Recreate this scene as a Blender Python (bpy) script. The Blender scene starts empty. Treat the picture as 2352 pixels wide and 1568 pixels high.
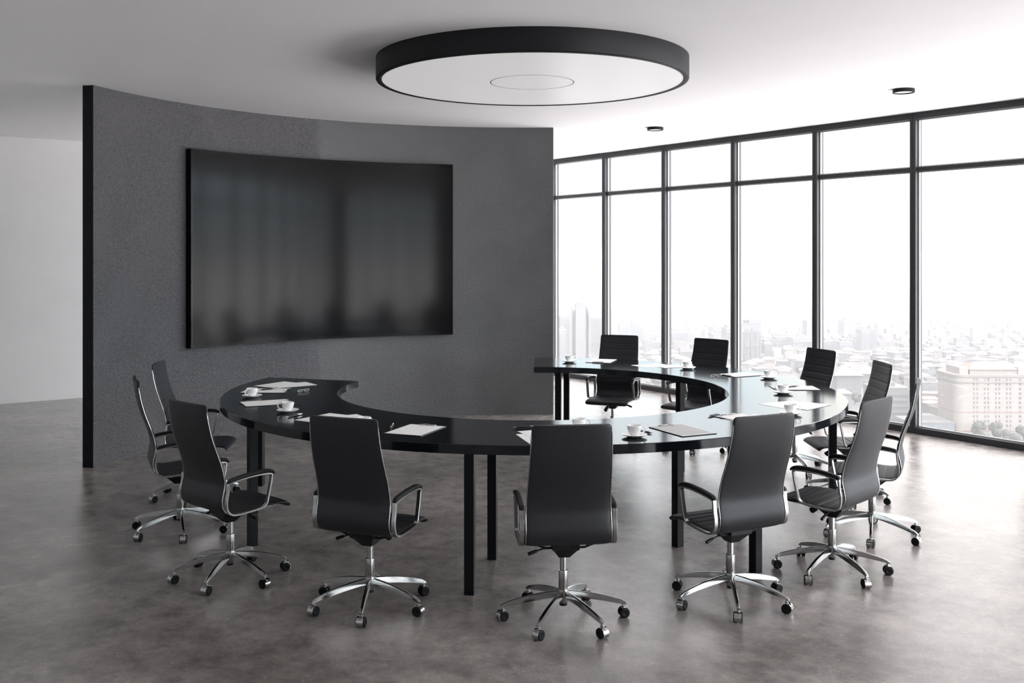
import bpy, math, random
from mathutils import Vector, Matrix
random.seed(11)
scene = bpy.context.scene
col = scene.collection
PI = math.pi
cos, sin = math.cos, math.sin

# ------------------------------------------------------------------ camera
F = 35.0 / 36.0 * 2352.0          # focal length in pixels of the 2352x1568 frame
EYE = 1.7
HORIZON = 586.0
cam_data = bpy.data.cameras.new('camera')
cam_data.lens = 35.0
cam_data.sensor_width = 36.0
cam_data.sensor_fit = 'HORIZONTAL'
cam_data.shift_y = -(784.0 - HORIZON) / 2352.0
cam_data.clip_end = 6000.0
cam = bpy.data.objects.new('camera', cam_data)
cam.location = (0, 0, EYE)
cam.rotation_euler = (PI / 2, 0, 0)
col.objects.link(cam)
scene.camera = cam

# ------------------------------------------------------------------ sky, exposure, sampling
vs = scene.view_settings
scene.display_settings.display_device = 'sRGB'
vs.view_transform = 'Standard'
vs.look = 'None'
vs.gamma = 1.0
vs.use_curve_mapping = False
vs.exposure = 0.0
SKY_LOW, SKY_HIGH, SKY_SIDE = 1.6, 5.6, 3.0
SKY_BELOW = 3.6
LAMP_GLOW = 0.3
HAZE_DENSITY, HAZE_ALBEDO = 0.0020, 0.071
cy_ = scene.cycles
cy_.use_denoising = True
cy_.max_bounces = 14
cy_.diffuse_bounces = 10
cy_.glossy_bounces = 5
cy_.transparent_max_bounces = 16
cy_.volume_bounces = 1
cy_.sample_clamp_indirect = 6.0
cy_.caustics_reflective = False
cy_.caustics_refractive = False

# window wall frame: W runs along the window wall toward the viewer, NOUT points outdoors
W = Vector((0.5726, -0.8198, 0)).normalized()
NOUT = Vector((-W.y, W.x, 0))
CORNER = Vector((-0.219, 15.31, 0))
WALL_ROT = math.atan2(W.y, W.x)

world = bpy.data.worlds.new('overcast_sky')
scene.world = world
world.use_nodes = True
nt = world.node_tree
nt.nodes.clear()
def N(tree, kind, **kw):
    n = tree.nodes.new(kind)
    for k, v in kw.items():
        setattr(n, k, v)
    return n
out = N(nt, 'ShaderNodeOutputWorld')
bg = N(nt, 'ShaderNodeBackground')
tc = N(nt, 'ShaderNodeTexCoord')
sep = N(nt, 'ShaderNodeSeparateXYZ')
nt.links.new(tc.outputs['Generated'], sep.inputs[0])
def ramp(tree, stops, interp='LINEAR'):
    r = N(tree, 'ShaderNodeValToRGB')
    r.color_ramp.interpolation = interp
    el = r.color_ramp.elements
    while len(el) < len(stops):
        el.new(0.5)
    for e, (p, c) in zip(el, stops):
        e.position = p
        e.color = c if len(c) == 4 else (*c, 1)
    return r
# elevation (sine) -> relative brightness, brightest in the cloud band above the haze
H_ = SKY_HIGH
def g(v, t=(1, 1, 1)):
    return (v * t[0] / H_, v * t[1] / H_, v * t[2] / H_)
cool = (0.90, 1.0, 1.06)
teal = (0.84, 1.0, 1.04)
pale = (1.0, 0.975, 0.985)
er = ramp(nt, [(0.0, g(SKY_BELOW, pale)), (0.494, g(SKY_BELOW, pale)), (0.502, g(SKY_LOW)), (0.515, g(2.2, teal)), (0.56, g(3.2, teal)), (0.64, g(H_, pale)), (1.0, g(H_, pale))])
hz_ = N(nt, 'ShaderNodeMath', operation='MULTIPLY_ADD')
hz_.inputs[1].default_value = 0.5
hz_.inputs[2].default_value = 0.5
nt.links.new(sep.outputs['Z'], hz_.inputs[0])
nt.links.new(hz_.outputs[0], er.inputs[0])
# brightest along W, dimmest opposite it
# bright lobe added to push fill light through the added windows behind the viewer
dotn = N(nt, 'ShaderNodeVectorMath', operation='DOT_PRODUCT')
nt.links.new(tc.outputs['Generated'], dotn.inputs[0])
dotn.inputs[1].default_value = W
mr = ramp(nt, [(0.0, (0.2, 0.2, 0.2)), (0.35, (0.2, 0.2, 0.2)), (0.45, (0.62, 0.62, 0.62)), (0.62, (0.66, 0.66, 0.66)), (0.85, (1, 1, 1)), (1.0, (1, 1, 1))])
mrm = N(nt, 'ShaderNodeMath', operation='MULTIPLY_ADD')
mrm.inputs[1].default_value = 0.5
mrm.inputs[2].default_value = 0.5
nt.links.new(dotn.outputs['Value'], mrm.inputs[0])
nt.links.new(mrm.outputs[0], mr.inputs[0])
mr3 = N(nt, 'ShaderNodeMath', operation='MULTIPLY')
mr3.inputs[1].default_value = SKY_SIDE
nt.links.new(mr.outputs['Color'], mr3.inputs[0])
mul = N(nt, 'ShaderNodeVectorMath', operation='SCALE')
nt.links.new(er.outputs['Color'], mul.inputs[0])
nt.links.new(mr3.outputs[0], mul.inputs['Scale'])
# warm glow of the low sun behind the haze
sund = Vector((0.47, 1.0, 0.05)).normalized()
dots = N(nt, 'ShaderNodeVectorMath', operation='DOT_PRODUCT')
nt.links.new(tc.outputs['Generated'], dots.inputs[0])
dots.inputs[1].default_value = sund
mr2 = N(nt, 'ShaderNodeMapRange', interpolation_type='SMOOTHSTEP')
mr2.inputs['From Min'].default_value = 0.97
mr2.inputs['From Max'].default_value = 1.0
nt.links.new(dots.outputs['Value'], mr2.inputs['Value'])
warm = N(nt, 'ShaderNodeVectorMath', operation='SCALE')
warm.inputs[0].default_value = (1.1 / H_, 0.75 / H_, 0.38 / H_)
nt.links.new(mr2.outputs['Result'], warm.inputs['Scale'])
add = N(nt, 'ShaderNodeVectorMath', operation='ADD')
nt.links.new(mul.outputs[0], add.inputs[0])
nt.links.new(warm.outputs[0], add.inputs[1])
nt.links.new(add.outputs[0], bg.inputs['Color'])
bg.inputs['Strength'].default_value = H_
nt.links.new(bg.outputs[0], out.inputs['Surface'])

# ------------------------------------------------------------------ materials
def mat(name, base, rough=0.5, metal=0.0, spec=0.5, noise=None, bump=None, coat=0.0):
    """noise = (scale, amount) varies the colour; bump = (scale, strength, distance)"""
    m = bpy.data.materials.new(name)
    m.use_nodes = True
    t = m.node_tree
    b = t.nodes['Principled BSDF']
    b.inputs['Base Color'].default_value = (*base, 1)
    b.inputs['Roughness'].default_value = rough
    b.inputs['Metallic'].default_value = metal
    b.inputs['Specular IOR Level'].default_value = spec
    b.inputs['Coat Weight'].default_value = coat
    c = N(t, 'ShaderNodeTexCoord')
    if noise:
        n = N(t, 'ShaderNodeTexNoise')
        n.inputs['Scale'].default_value = noise[0]
        n.inputs['Detail'].default_value = 5
        t.links.new(c.outputs['Object'], n.inputs['Vector'])
        k = noise[1]
        r = ramp(t, [(0.3, tuple(x * (1 - k) for x in base)), (0.7, tuple(min(1, x * (1 + k)) for x in base))])
        t.links.new(n.outputs['Fac'], r.inputs[0])
        t.links.new(r.outputs['Color'], b.inputs['Base Color'])
    if bump:
        n = N(t, 'ShaderNodeTexNoise')
        n.inputs['Scale'].default_value = bump[0]
        n.inputs['Detail'].default_value = 4
        t.links.new(c.outputs['Object'], n.inputs['Vector'])
        bp = N(t, 'ShaderNodeBump')
        bp.inputs['Strength'].default_value = bump[1]
        bp.inputs['Distance'].default_value = bump[2]
        t.links.new(n.outputs['Fac'], bp.inputs['Height'])
        t.links.new(bp.outputs['Normal'], b.inputs['Normal'])
    return m

M = {}
M['white'] = mat('white_paint', (0.86, 0.86, 0.86), 0.6, noise=(3, 0.015), bump=(260, 0.05, 0.002))
M['ceiling'] = mat('ceiling_paint', (0.90, 0.90, 0.90), 0.65, noise=(2, 0.01))
M['navy'] = mat('dark_end_paint', (0.006, 0.007, 0.011), 0.6, spec=0.15, bump=(180, 0.08, 0.002))
M['frame'] = mat('window_frame_metal', (0.030, 0.030, 0.033), 0.45, spec=0.3, bump=(400, 0.04, 0.001))
M['seam'] = mat('frame_seam', (0.02, 0.02, 0.02), 0.7)
M['bead'] = mat('glazing_bead', (0.55, 0.55, 0.54), 0.35, metal=0.6)
M['leather'] = mat('black_leather', (0.0140, 0.0148, 0.0185), 0.5, spec=0.38, noise=(60, 0.12), bump=(420, 0.12, 0.0006))
M['rubber'] = mat('black_plastic', (0.007, 0.007, 0.009), 0.45, spec=0.25)
M['wheel'] = mat('caster_rubber', (0.004, 0.004, 0.005), 0.6, spec=0.2)
M['chrome'] = mat('polished_aluminium', (0.42, 0.42, 0.42), 0.15, metal=1.0)
M['brushed'] = mat('brushed_aluminium', (0.36, 0.355, 0.35), 0.26, metal=1.0)
M['table'] = mat('black_lacquer', (0.0065, 0.0080, 0.0115), 0.11, spec=0.33, noise=(7, 0.1), bump=(900, 0.02, 0.0003))
M['tableleg'] = mat('black_satin_metal', (0.005, 0.0055, 0.008), 0.35, spec=0.15, bump=(500, 0.03, 0.0004))
M['screen'] = mat('dark_glossy_screen', (0.0045, 0.0045, 0.005), 0.13, spec=0.13)
M['bezel'] = mat('black_gloss_bezel', (0.003, 0.003, 0.004), 0.15, spec=0.15)
M['lamp'] = mat('black_lamp_housing', (0.008, 0.0085, 0.0105), 0.5, spec=0.2, bump=(300, 0.03, 0.001))
M['diffuser'] = mat('opal_diffuser', (0.74, 0.74, 0.74), 0.32, spec=0.5, noise=(2, 0.01))
M['diffuser'].node_tree.nodes['Principled BSDF'].inputs['Emission Color'].default_value = (1.0, 0.99, 0.98, 1)
M['diffuser'].node_tree.nodes['Principled BSDF'].inputs['Emission Strength'].default_value = LAMP_GLOW
M['porcelain'] = mat('white_porcelain', (0.90, 0.90, 0.895), 0.12, spec=0.5, noise=(4, 0.01))
M['paper'] = mat('white_paper', (0.92, 0.91, 0.90), 0.75, noise=(30, 0.015))
M['paper_shade'] = mat('paper_painted_shade', (0.58, 0.575, 0.57), 0.75, noise=(30, 0.015))
M['board'] = mat('dark_clipboard', (0.02, 0.022, 0.025), 0.35, noise=(30, 0.1))
M['penblack'] = mat('pen_black', (0.012, 0.012, 0.014), 0.25)
M['lens'] = mat('clear_lens', (1.0, 1.0, 1.0), 0.02, spec=0.3)
M['lens'].node_tree.nodes['Principled BSDF'].inputs['Alpha'].default_value = 0.06

def floor_material():
    m = bpy.data.materials.new('polished_concrete')
    m.use_nodes = True
    t = m.node_tree
    b = t.nodes['Principled BSDF']
    c = N(t, 'ShaderNodeTexCoord')
    def noise(scale, detail, rough=0.6, dist=0.0, vec=None):
        n = N(t, 'ShaderNodeTexNoise')
        n.inputs['Scale'].default_value = scale
        n.inputs['Detail'].default_value = detail
        n.inputs['Roughness'].default_value = rough
        n.inputs['Distortion'].default_value = dist
        t.links.new(vec or c.outputs['Object'], n.inputs['Vector'])
        return n
    big = noise(1.3, 7, 0.66, 0.15)
    r1 = ramp(t, [(0.32, (0.150, 0.138, 0.130)), (0.5, (0.225, 0.209, 0.198)), (0.68, (0.315, 0.293, 0.278))])
    t.links.new(big.outputs['Fac'], r1.inputs[0])
    mid = noise(6.5, 10, 0.74, 0.15)
    r2 = ramp(t, [(0.35, (0.60, 0.60, 0.61)), (0.5, (0.95, 0.94, 0.93)), (0.65, (1.25, 1.22, 1.20))])
    t.links.new(mid.outputs['Fac'], r2.inputs[0])
    mx = N(t, 'ShaderNodeMixRGB', blend_type='MULTIPLY')
    mx.inputs[0].default_value = 0.9
    t.links.new(r1.outputs[0], mx.inputs[1])
    t.links.new(r2.outputs[0], mx.inputs[2])
    # fine pale specks and hairline cracks
    sp = noise(42, 3, 0.7)
    r3 = ramp(t, [(0.60, (0, 0, 0)), (0.72, (0.12, 0.115, 0.11))])
    t.links.new(sp.outputs['Fac'], r3.inputs[0])
    ad = N(t, 'ShaderNodeMixRGB', blend_type='ADD')
    ad.inputs[0].default_value = 1.0
    t.links.new(mx.outputs[0], ad.inputs[1])
    t.links.new(r3.outputs[0], ad.inputs[2])
    warp = noise(1.6, 4)
    wv = N(t, 'ShaderNodeMixRGB', blend_type='ADD')
    wv.inputs[0].default_value = 0.35
    t.links.new(c.outputs['Object'], wv.inputs[1])
    t.links.new(warp.outputs['Color'], wv.inputs[2])
    vo = N(t, 'ShaderNodeTexVoronoi', feature='DISTANCE_TO_EDGE')
    vo.inputs['Scale'].default_value = 0.22
    t.links.new(wv.outputs[0], vo.inputs['Vector'])
    r4 = ramp(t, [(0.0, (1, 1, 1)), (0.003, (0, 0, 0))])
    t.links.new(vo.outputs['Distance'], r4.inputs[0])
    gate = noise(0.5, 3)
    r5 = ramp(t, [(0.52, (0, 0, 0)), (0.62, (0.05, 0.048, 0.043))])
    t.links.new(gate.outputs['Fac'], r5.inputs[0])
    mg = N(t, 'ShaderNodeMixRGB', blend_type='MULTIPLY')
    mg.inputs[0].default_value = 1.0
    t.links.new(r4.outputs[0], mg.inputs[1])
    t.links.new(r5.outputs[0], mg.inputs[2])
    ad2 = N(t, 'ShaderNodeMixRGB', blend_type='ADD')
    ad2.inputs[0].default_value = 1.0
    t.links.new(ad.outputs[0], ad2.inputs[1])
    t.links.new(mg.outputs[0], ad2.inputs[2])
    t.links.new(ad2.outputs[0], b.inputs['Base Color'])
    rr = ramp(t, [(0.35, (0.10, 0.10, 0.10)), (0.65, (0.21, 0.21, 0.21))])
    t.links.new(mid.outputs['Fac'], rr.inputs[0])
    t.links.new(rr.outputs[0], b.inputs['Roughness'])
    b.inputs['Specular IOR Level'].default_value = 0.5
    fine = noise(85, 5, 0.7)
    med = noise(11, 5, 0.6)
    sm = N(t, 'ShaderNodeMath', operation='ADD')
    t.links.new(fine.outputs['Fac'], sm.inputs[0])
    t.links.new(med.outputs['Fac'], sm.inputs[1])
    bp = N(t, 'ShaderNodeBump')
    bp.inputs['Strength'].default_value = 0.16
    bp.inputs['Distance'].default_value = 0.006
    t.links.new(sm.outputs[0], bp.inputs['Height'])
    t.links.new(bp.outputs['Normal'], b.inputs['Normal'])
    return m
M['floor'] = floor_material()

def plaster_material():
    m = bpy.data.materials.new('dark_grey_stucco')
    m.use_nodes = True
    t = m.node_tree
    b = t.nodes['Principled BSDF']
    c = N(t, 'ShaderNodeTexCoord')
    mp = N(t, 'ShaderNodeMapping')
    mp.inputs['Scale'].default_value = (1, 1, 2.1)
    t.links.new(c.outputs['Object'], mp.inputs['Vector'])
    n1 = N(t, 'ShaderNodeTexNoise')
    n1.inputs['Scale'].default_value = 40
    n1.inputs['Detail'].default_value = 6
    n1.inputs['Roughness'].default_value = 0.62
    n1.inputs['Distortion'].default_value = 0.25
    t.links.new(mp.outputs[0], n1.inputs['Vector'])
    n2 = N(t, 'ShaderNodeTexNoise')
    n2.inputs['Scale'].default_value = 2.2
    n2.inputs['Detail'].default_value = 5
    t.links.new(c.outputs['Object'], n2.inputs['Vector'])
    amt = ramp(t, [(0.32, (0.6, 0.6, 0.6)), (0.58, (1, 1, 1))])
    t.links.new(n2.outputs['Fac'], amt.inputs[0])
    # the panel next to the windows was trowelled smoother than the outer one
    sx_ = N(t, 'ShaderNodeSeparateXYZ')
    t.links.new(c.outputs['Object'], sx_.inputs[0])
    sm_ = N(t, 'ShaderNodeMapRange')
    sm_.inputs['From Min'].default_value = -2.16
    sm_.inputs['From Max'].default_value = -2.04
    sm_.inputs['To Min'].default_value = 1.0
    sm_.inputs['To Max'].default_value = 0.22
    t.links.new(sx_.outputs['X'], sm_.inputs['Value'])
    am2 = N(t, 'ShaderNodeMath', operation='MULTIPLY')
    t.links.new(amt.outputs[0], am2.inputs[0])
    t.links.new(sm_.outputs['Result'], am2.inputs[1])
    hm = N(t, 'ShaderNodeMath', operation='MULTIPLY')
    t.links.new(n1.outputs['Fac'], hm.inputs[0])
    t.links.new(am2.outputs[0], hm.inputs[1])
    bp = N(t, 'ShaderNodeBump')
    bp.inputs['Strength'].default_value = 1.0
    bp.inputs['Distance'].default_value = 0.030
    t.links.new(hm.outputs[0], bp.inputs['Height'])
    t.links.new(bp.outputs['Normal'], b.inputs['Normal'])
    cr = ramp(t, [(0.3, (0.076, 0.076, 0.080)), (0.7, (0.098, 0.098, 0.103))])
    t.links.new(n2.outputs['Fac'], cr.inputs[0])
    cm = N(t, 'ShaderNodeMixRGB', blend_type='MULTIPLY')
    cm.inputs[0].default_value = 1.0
    cr2 = ramp(t, [(0.22, (0.80, 0.80, 0.80)), (1.0, (1.55, 1.55, 1.56))])  # outer panel lightened, inner darkened: fall of light put into the colour
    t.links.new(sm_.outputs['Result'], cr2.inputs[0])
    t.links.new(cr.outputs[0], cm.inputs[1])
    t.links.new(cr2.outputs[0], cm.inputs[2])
    relief_shade = ramp(t, [(0.36, (0.62, 0.62, 0.63)), (0.5, (1.0, 1.0, 1.0)), (0.66, (1.30, 1.30, 1.30))])  # hollows darker, high spots lighter: relief shading painted into the colour
    t.links.new(n1.outputs['Fac'], relief_shade.inputs[0])
    cp = N(t, 'ShaderNodeMixRGB', blend_type='MULTIPLY')
    t.links.new(am2.outputs[0], cp.inputs[0])
    t.links.new(cm.outputs[0], cp.inputs[1])
    t.links.new(relief_shade.outputs[0], cp.inputs[2])
    t.links.new(cp.outputs[0], b.inputs['Base Color'])
    b.inputs['Roughness'].default_value = 0.45
    b.inputs['Specular IOR Level'].default_value = 0.65
    return m
M['plaster'] = plaster_material()

def glass_material():
    m = bpy.data.materials.new('window_glass')
    m.use_nodes = True
    t = m.node_tree
    t.nodes.clear()
    o = N(t, 'ShaderNodeOutputMaterial')
    mx = N(t, 'ShaderNodeMixShader')
    tr = N(t, 'ShaderNodeBsdfTransparent')
    tr.inputs[0].default_value = (0.965, 0.963, 0.970, 1)
    gl = N(t, 'ShaderNodeBsdfGlossy')
    gl.inputs['Roughness'].default_value = 0.0
    gl.inputs[0].default_value = (0.9, 0.95, 0.97, 1)
    # Schlick reflectance that is the same from both sides of the pane
    ge = N(t, 'ShaderNodeNewGeometry')
    dt = N(t, 'ShaderNodeVectorMath', operation='DOT_PRODUCT')
    t.links.new(ge.outputs['Normal'], dt.inputs[0])
    t.links.new(ge.outputs['Incoming'], dt.inputs[1])
    ab = N(t, 'ShaderNodeMath', operation='ABSOLUTE')
    t.links.new(dt.outputs['Value'], ab.inputs[0])
    iv = N(t, 'ShaderNodeMath', operation='SUBTRACT')
    iv.inputs[0].default_value = 1.0
    t.links.new(ab.outputs[0], iv.inputs[1])
    pw = N(t, 'ShaderNodeMath', operation='POWER')
    t.links.new(iv.outputs[0], pw.inputs[0])
    pw.inputs[1].default_value = 5.0
    sc_ = N(t, 'ShaderNodeMath', operation='MULTIPLY_ADD')
    t.links.new(pw.outputs[0], sc_.inputs[0])
    sc_.inputs[1].default_value = 0.96
    sc_.inputs[2].default_value = 0.04
    t.links.new(sc_.outputs[0], mx.inputs[0])
    t.links.new(tr.outputs[0], mx.inputs[1])
    t.links.new(gl.outputs[0], mx.inputs[2])
    t.links.new(mx.outputs[0], o.inputs['Surface'])
    return m
M['glass'] = glass_material()
# outdoors
M['city_wall'] = mat('pale_facade', (0.042, 0.042, 0.043), 0.8, noise=(0.3, 0.05))
M['city_cream'] = mat('cream_facade', (0.093, 0.085, 0.075), 0.8, noise=(0.3, 0.04))
M['city_grey'] = mat('grey_facade', (0.060, 0.062, 0.065), 0.8, noise=(0.3, 0.06))
M['city_blue'] = mat('blue_grey_facade', (0.042, 0.047, 0.056), 0.8, noise=(0.3, 0.06))
M['city_window'] = mat('city_window_glass', (0.018, 0.018, 0.019), 0.4)
M['city_roof'] = mat('pale_roof', (0.050, 0.048, 0.047), 0.8, noise=(0.2, 0.1))
M['city_pink'] = mat('faded_red_roof', (0.092, 0.056, 0.044), 0.8, noise=(0.2, 0.06))
M['city_dark'] = mat('dull_roof', (0.042, 0.041, 0.041), 0.8, noise=(0.2, 0.1))
M['tree'] = mat('dull_foliage', (0.011, 0.015, 0.009), 0.9, noise=(0.4, 0.3))
M['city_ground'] = mat('hazy_street_ground', (0.036, 0.036, 0.035), 0.9, noise=(0.02, 0.35))

# ------------------------------------------------------------------ mesh helpers
class MB:
    def __init__(s):
        s.v, s.f, s.m, s.sm = [], [], [], []
    def face(s, idx, m=0, smooth=False):
        s.f.append(tuple(idx)); s.m.append(m); s.sm.append(smooth)
    def box(s, lo, hi, m=0):
        b = len(s.v)
        x0, y0, z0 = lo; x1, y1, z1 = hi
        s.v += [(x0, y0, z0), (x1, y0, z0), (x1, y1, z0), (x0, y1, z0), (x0, y0, z1), (x1, y0, z1), (x1, y1, z1), (x0, y1, z1)]
        for q in ((0, 3, 2, 1), (4, 5, 6, 7), (0, 1, 5, 4), (1, 2, 6, 5), (2, 3, 7, 6), (3, 0, 4, 7)):
            s.face([b + i for i in q], m)
    def loft(s, rings, m=0, smooth=True, caps=True, closed=False, ring_closed=True):
        b = len(s.v); n = len(rings[0])
        for r in rings:
            s.v += [tuple(p) for p in r]
        R = len(rings)
        for i in range(R if closed else R - 1):
            j = (i + 1) % R
            for k in range(n if ring_closed else n - 1):
                l = (k + 1) % n
                s.face((b + i * n + k, b + i * n + l, b + j * n + l, b + j * n + k), m, smooth)
        if caps and not closed:
            s.face([b + k for k in range(n)][::-1], m)
            s.face([b + (R - 1) * n + k for k in range(n)], m)
    def lathe(s, prof, seg=32, m=0, c=(0, 0, 0), smooth=True, caps=True):
        rings = []
        for r, z in prof:
            rings.append([(c[0] + r * cos(2 * PI * k / seg), c[1] + r * sin(2 * PI * k / seg), c[2] + z) for k in range(seg)])
        s.loft(rings, m, smooth, caps)
    def tube(s, path, r, seg=10, m=0, closed=False, rx=None):
        """round tube, or an elliptic one: r in the binormal, rx in the normal direction"""
        pts = [Vector(p) for p in path]
        rings = []
        n = len(pts)
        up = None
        for i, p in enumerate(pts):
            a = pts[(i - 1) % n] if (closed or i) else pts[0]
            c = pts[(i + 1) % n] if (closed or i < n - 1) else pts[-1]
            t = (c - a).normalized()
            if up is None:
                up = Vector((0, 0, 1)) if abs(t.z) < 0.9 else Vector((1, 0, 0))
            side = t.cross(up).normalized()
            up = side.cross(t).normalized()
            rr = r[i] if isinstance(r, (list, tuple)) else r
            r2 = rr if rx is None else rx
            rings.append([p + side * (rr * cos(2 * PI * k / seg)) + up * (r2 * sin(2 * PI * k / seg)) for k in range(seg)])
        s.loft(rings, m, True, not closed, closed)
    def bar(s, path, x, hw, ht, m=0, closed=False, rnd=0.35):
        """flat bar along a path of (y, z) points in the plane X = x: hw half width across, ht half thickness"""
        n = len(path); rings = []
        sec = [(-1, -1 + rnd), (-1 + rnd * ht / hw, -1), (1 - rnd * ht / hw, -1), (1, -1 + rnd), (1, 1 - rnd), (1 - rnd * ht / hw, 1), (-1 + rnd * ht / hw, 1), (-1, 1 - rnd)]
        for i in range(n):
            a = path[(i - 1) % n] if (closed or i) else path[0]
            c = path[(i + 1) % n] if (closed or i < n - 1) else path[-1]
            t = Vector((c[0] - a[0], c[1] - a[1])).normalized()
            no = Vector((-t.y, t.x))
            rings.append([(x + hw * u, path[i][0] + no.x * ht * v, path[i][1] + no.y * ht * v) for u, v in sec])
        s.loft(rings, m, True, not closed, closed)
    def sector(s, r0, r1, z0, z1, a0, a1, seg, m_top=0, m_side=0, m_bot=0, m_end=0, smooth=False, m_in=None, m_out=None):
        b = len(s.v)
        for i in range(seg + 1):
            a = a0 + (a1 - a0) * i / seg
            for r, z in ((r0, z0), (r1, z0), (r1, z1), (r0, z1)):
                s.v.append((r * cos(a), r * sin(a), z))
        mi = m_side if m_in is None else m_in
        mo = m_side if m_out is None else m_out
        for i in range(seg):
            p, q = b + i * 4, b + i * 4 + 4
            s.face((p, q, q + 1, p + 1), m_bot)
            s.face((p + 1, q + 1, q + 2, p + 2), mo, True)
            s.face((p + 2, q + 2, q + 3, p + 3), m_top)
            s.face((p + 3, q + 3, q, p), mi, True)
        s.face((b, b + 1, b + 2, b + 3), m_end)
        e = b + seg * 4
        s.face((e + 3, e + 2, e + 1, e), m_end)
    def build(s, name, mats, parent=None, loc=None, rotz=None, auto=40, bevel=0):
        me = bpy.data.meshes.new(name)
        me.from_pydata(s.v, [], s.f)
        for q in (mats if isinstance(mats, (list, tuple)) else [mats]):
            me.materials.append(M[q])
        me.polygons.foreach_set('material_index', s.m)
        me.polygons.foreach_set('use_smooth', s.sm)
        me.update()
        import bmesh
        bm = bmesh.new()
        bm.from_mesh(me)
        bmesh.ops.recalc_face_normals(bm, faces=bm.faces)
        if auto:
            lim = math.radians(auto)
            for e in bm.edges:
                if len(e.link_faces) == 2 and e.calc_face_angle(0) > lim:
                    e.smooth = False
        bm.to_mesh(me)
        bm.free()
        o = bpy.data.objects.new(name, me)
        col.objects.link(o)
        if bevel:
            bv = o.modifiers.new('edge', 'BEVEL')
            bv.width = bevel; bv.segments = 2; bv.limit_method = 'ANGLE'
        if parent is not None:
            o.parent = parent
        if loc is not None:
            o.location = loc
        if rotz is not None:
            o.rotation_euler = (0, 0, rotz)
        return o

def tag(o, label=None, cat=None, group=None, kind=None):
    for k, v in (('label', label), ('category', cat), ('group', group), ('kind', kind)):
        if v:
            o[k] = v
    return o
def empty(name, loc=(0, 0, 0), rotz=0.0, **kw):
    o = bpy.data.objects.new(name, None)
    o.empty_display_size = 0.1
    col.objects.link(o)
    o.location = loc
    o.rotation_euler = (0, 0, rotz)
    return tag(o, **kw)
def copy_tree(o, parent=None):
    c = o.copy()
    col.objects.link(c)
    if parent is not None:
        c.parent = parent
    for ch in list(o.children):
        copy_tree(ch, c)
    return c
def smooth_path(pts, step):
    """Catmull-Rom through pts, resampled at about the given step"""
    P = [Vector(p) for p in pts]
    fine = []
    for i in range(len(P) - 1):
        p0 = P[i - 1] if i else P[0] * 2 - P[1]
        p1, p2 = P[i], P[i + 1]
        p3 = P[i + 2] if i + 2 < len(P) else P[-1] * 2 - P[-2]
        for k in range(24):
            t = k / 24
            fine.append(0.5 * ((2 * p1) + (p2 - p0) * t + (2 * p0 - 5 * p1 + 4 * p2 - p3) * t * t + (3 * p1 - p0 - 3 * p2 + p3) * t ** 3))
    fine.append(P[-1])
    L = [0]
    for a, b in zip(fine, fine[1:]):
        L.append(L[-1] + (b - a).length)
    n = max(2, int(round(L[-1] / step)))
    res, j = [], 0
    for k in range(n + 1):
        d = L[-1] * k / n
        while j < len(L) - 2 and L[j + 1] < d:
            j += 1
        u = (d - L[j]) / max(1e-9, L[j + 1] - L[j])
        res.append(fine[j].lerp(fine[j + 1], u))
    return res, L[-1]

# ------------------------------------------------------------------ room shell
H = 3.06
A_LEN, B_LEN = 15.5, 10.2
def room(name, lo, hi, m, kind='structure'):
    """box in the room frame: x along the window wall, y outdoors (room is y < 0)"""
    b = MB(); b.box(lo, hi)
    o = b.build(name, m, loc=CORNER, rotz=WALL_ROT)
    return tag(o, kind=kind)
floor = room('floor', (-0.3, -B_LEN - 0.3, -0.2), (A_LEN + 0.3, 0.16, 0.0), 'floor')
ceiling = room('ceiling', (-0.3, -B_LEN - 0.3, H), (A_LEN + 0.3, 0.16, H + 0.25), 'ceiling')
room('wall_back', (-0.25, -B_LEN - 0.25, 0), (0, 0.15, H), 'white')
room('wall_left', (-0.25, -B_LEN - 0.25, 0), (A_LEN + 0.25, -B_LEN, H), 'white')

CX, CY = 0.141, 7.0            # centre of the round layout
rad = math.radians
# curved feature wall
b = MB()
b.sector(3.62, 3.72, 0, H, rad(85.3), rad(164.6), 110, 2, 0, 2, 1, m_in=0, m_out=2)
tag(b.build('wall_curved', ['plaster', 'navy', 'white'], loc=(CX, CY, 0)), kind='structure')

# windows
BAY = 1.1405
A0 = 0.2246
NB = 13
BAR = 0.031
def make_window():
    r = empty('window_1', kind='structure')
    d0, d1 = 0.0, 0.11
    fr = MB()
    fr.box((0.0015, d0, 0.0), (BAR, d1, H))
    fr.box((BAY - BAR, d0, 0.0), (BAY - 0.0015, d1, H))
    fr.box((BAR, d0 + 0.0005, 0.0), (BAY - BAR, d1, 0.058))
    fr.box((BAR, d0 + 0.0005, H - 0.062), (BAY - BAR, d1, H))
    fr.build('window_frame', 'frame', r, bevel=0.0025)
    se = MB()
    se.box((-0.0015, d0 + 0.006, 0), (0.0015, d1, H))
    se.build('frame_seam', 'seam', r)
    t = MB()
    t.box((BAR, d0 + 0.02, 2.50), (BAY - BAR, d1 - 0.01, 2.54))
    t.build('transom', 'frame', r, bevel=0.003)
    for z0, z1 in ((0.058, 2.50), (2.54, H - 0.062)):
        bd = MB()
        w, y0, y1 = 0.012, 0.046, 0.062
        x0, x1 = BAR, BAY - BAR
        bd.box((x0, y0, z0), (x0 + w, y1, z1)); bd.box((x1 - w, y0, z0), (x1, y1, z1))
        bd.box((x0 + w, y0, z0), (x1 - w, y1, z0 + w)); bd.box((x0 + w, y0, z1 - w), (x1 - w, y1, z1))
        bd.build('glazing_bead', 'bead', r)
        p = MB()
        p.box((x0, 0.063, z0), (x1, 0.069, z1))
        p.build('glass_pane', 'glass', r)
    return r
win = make_window()
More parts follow.
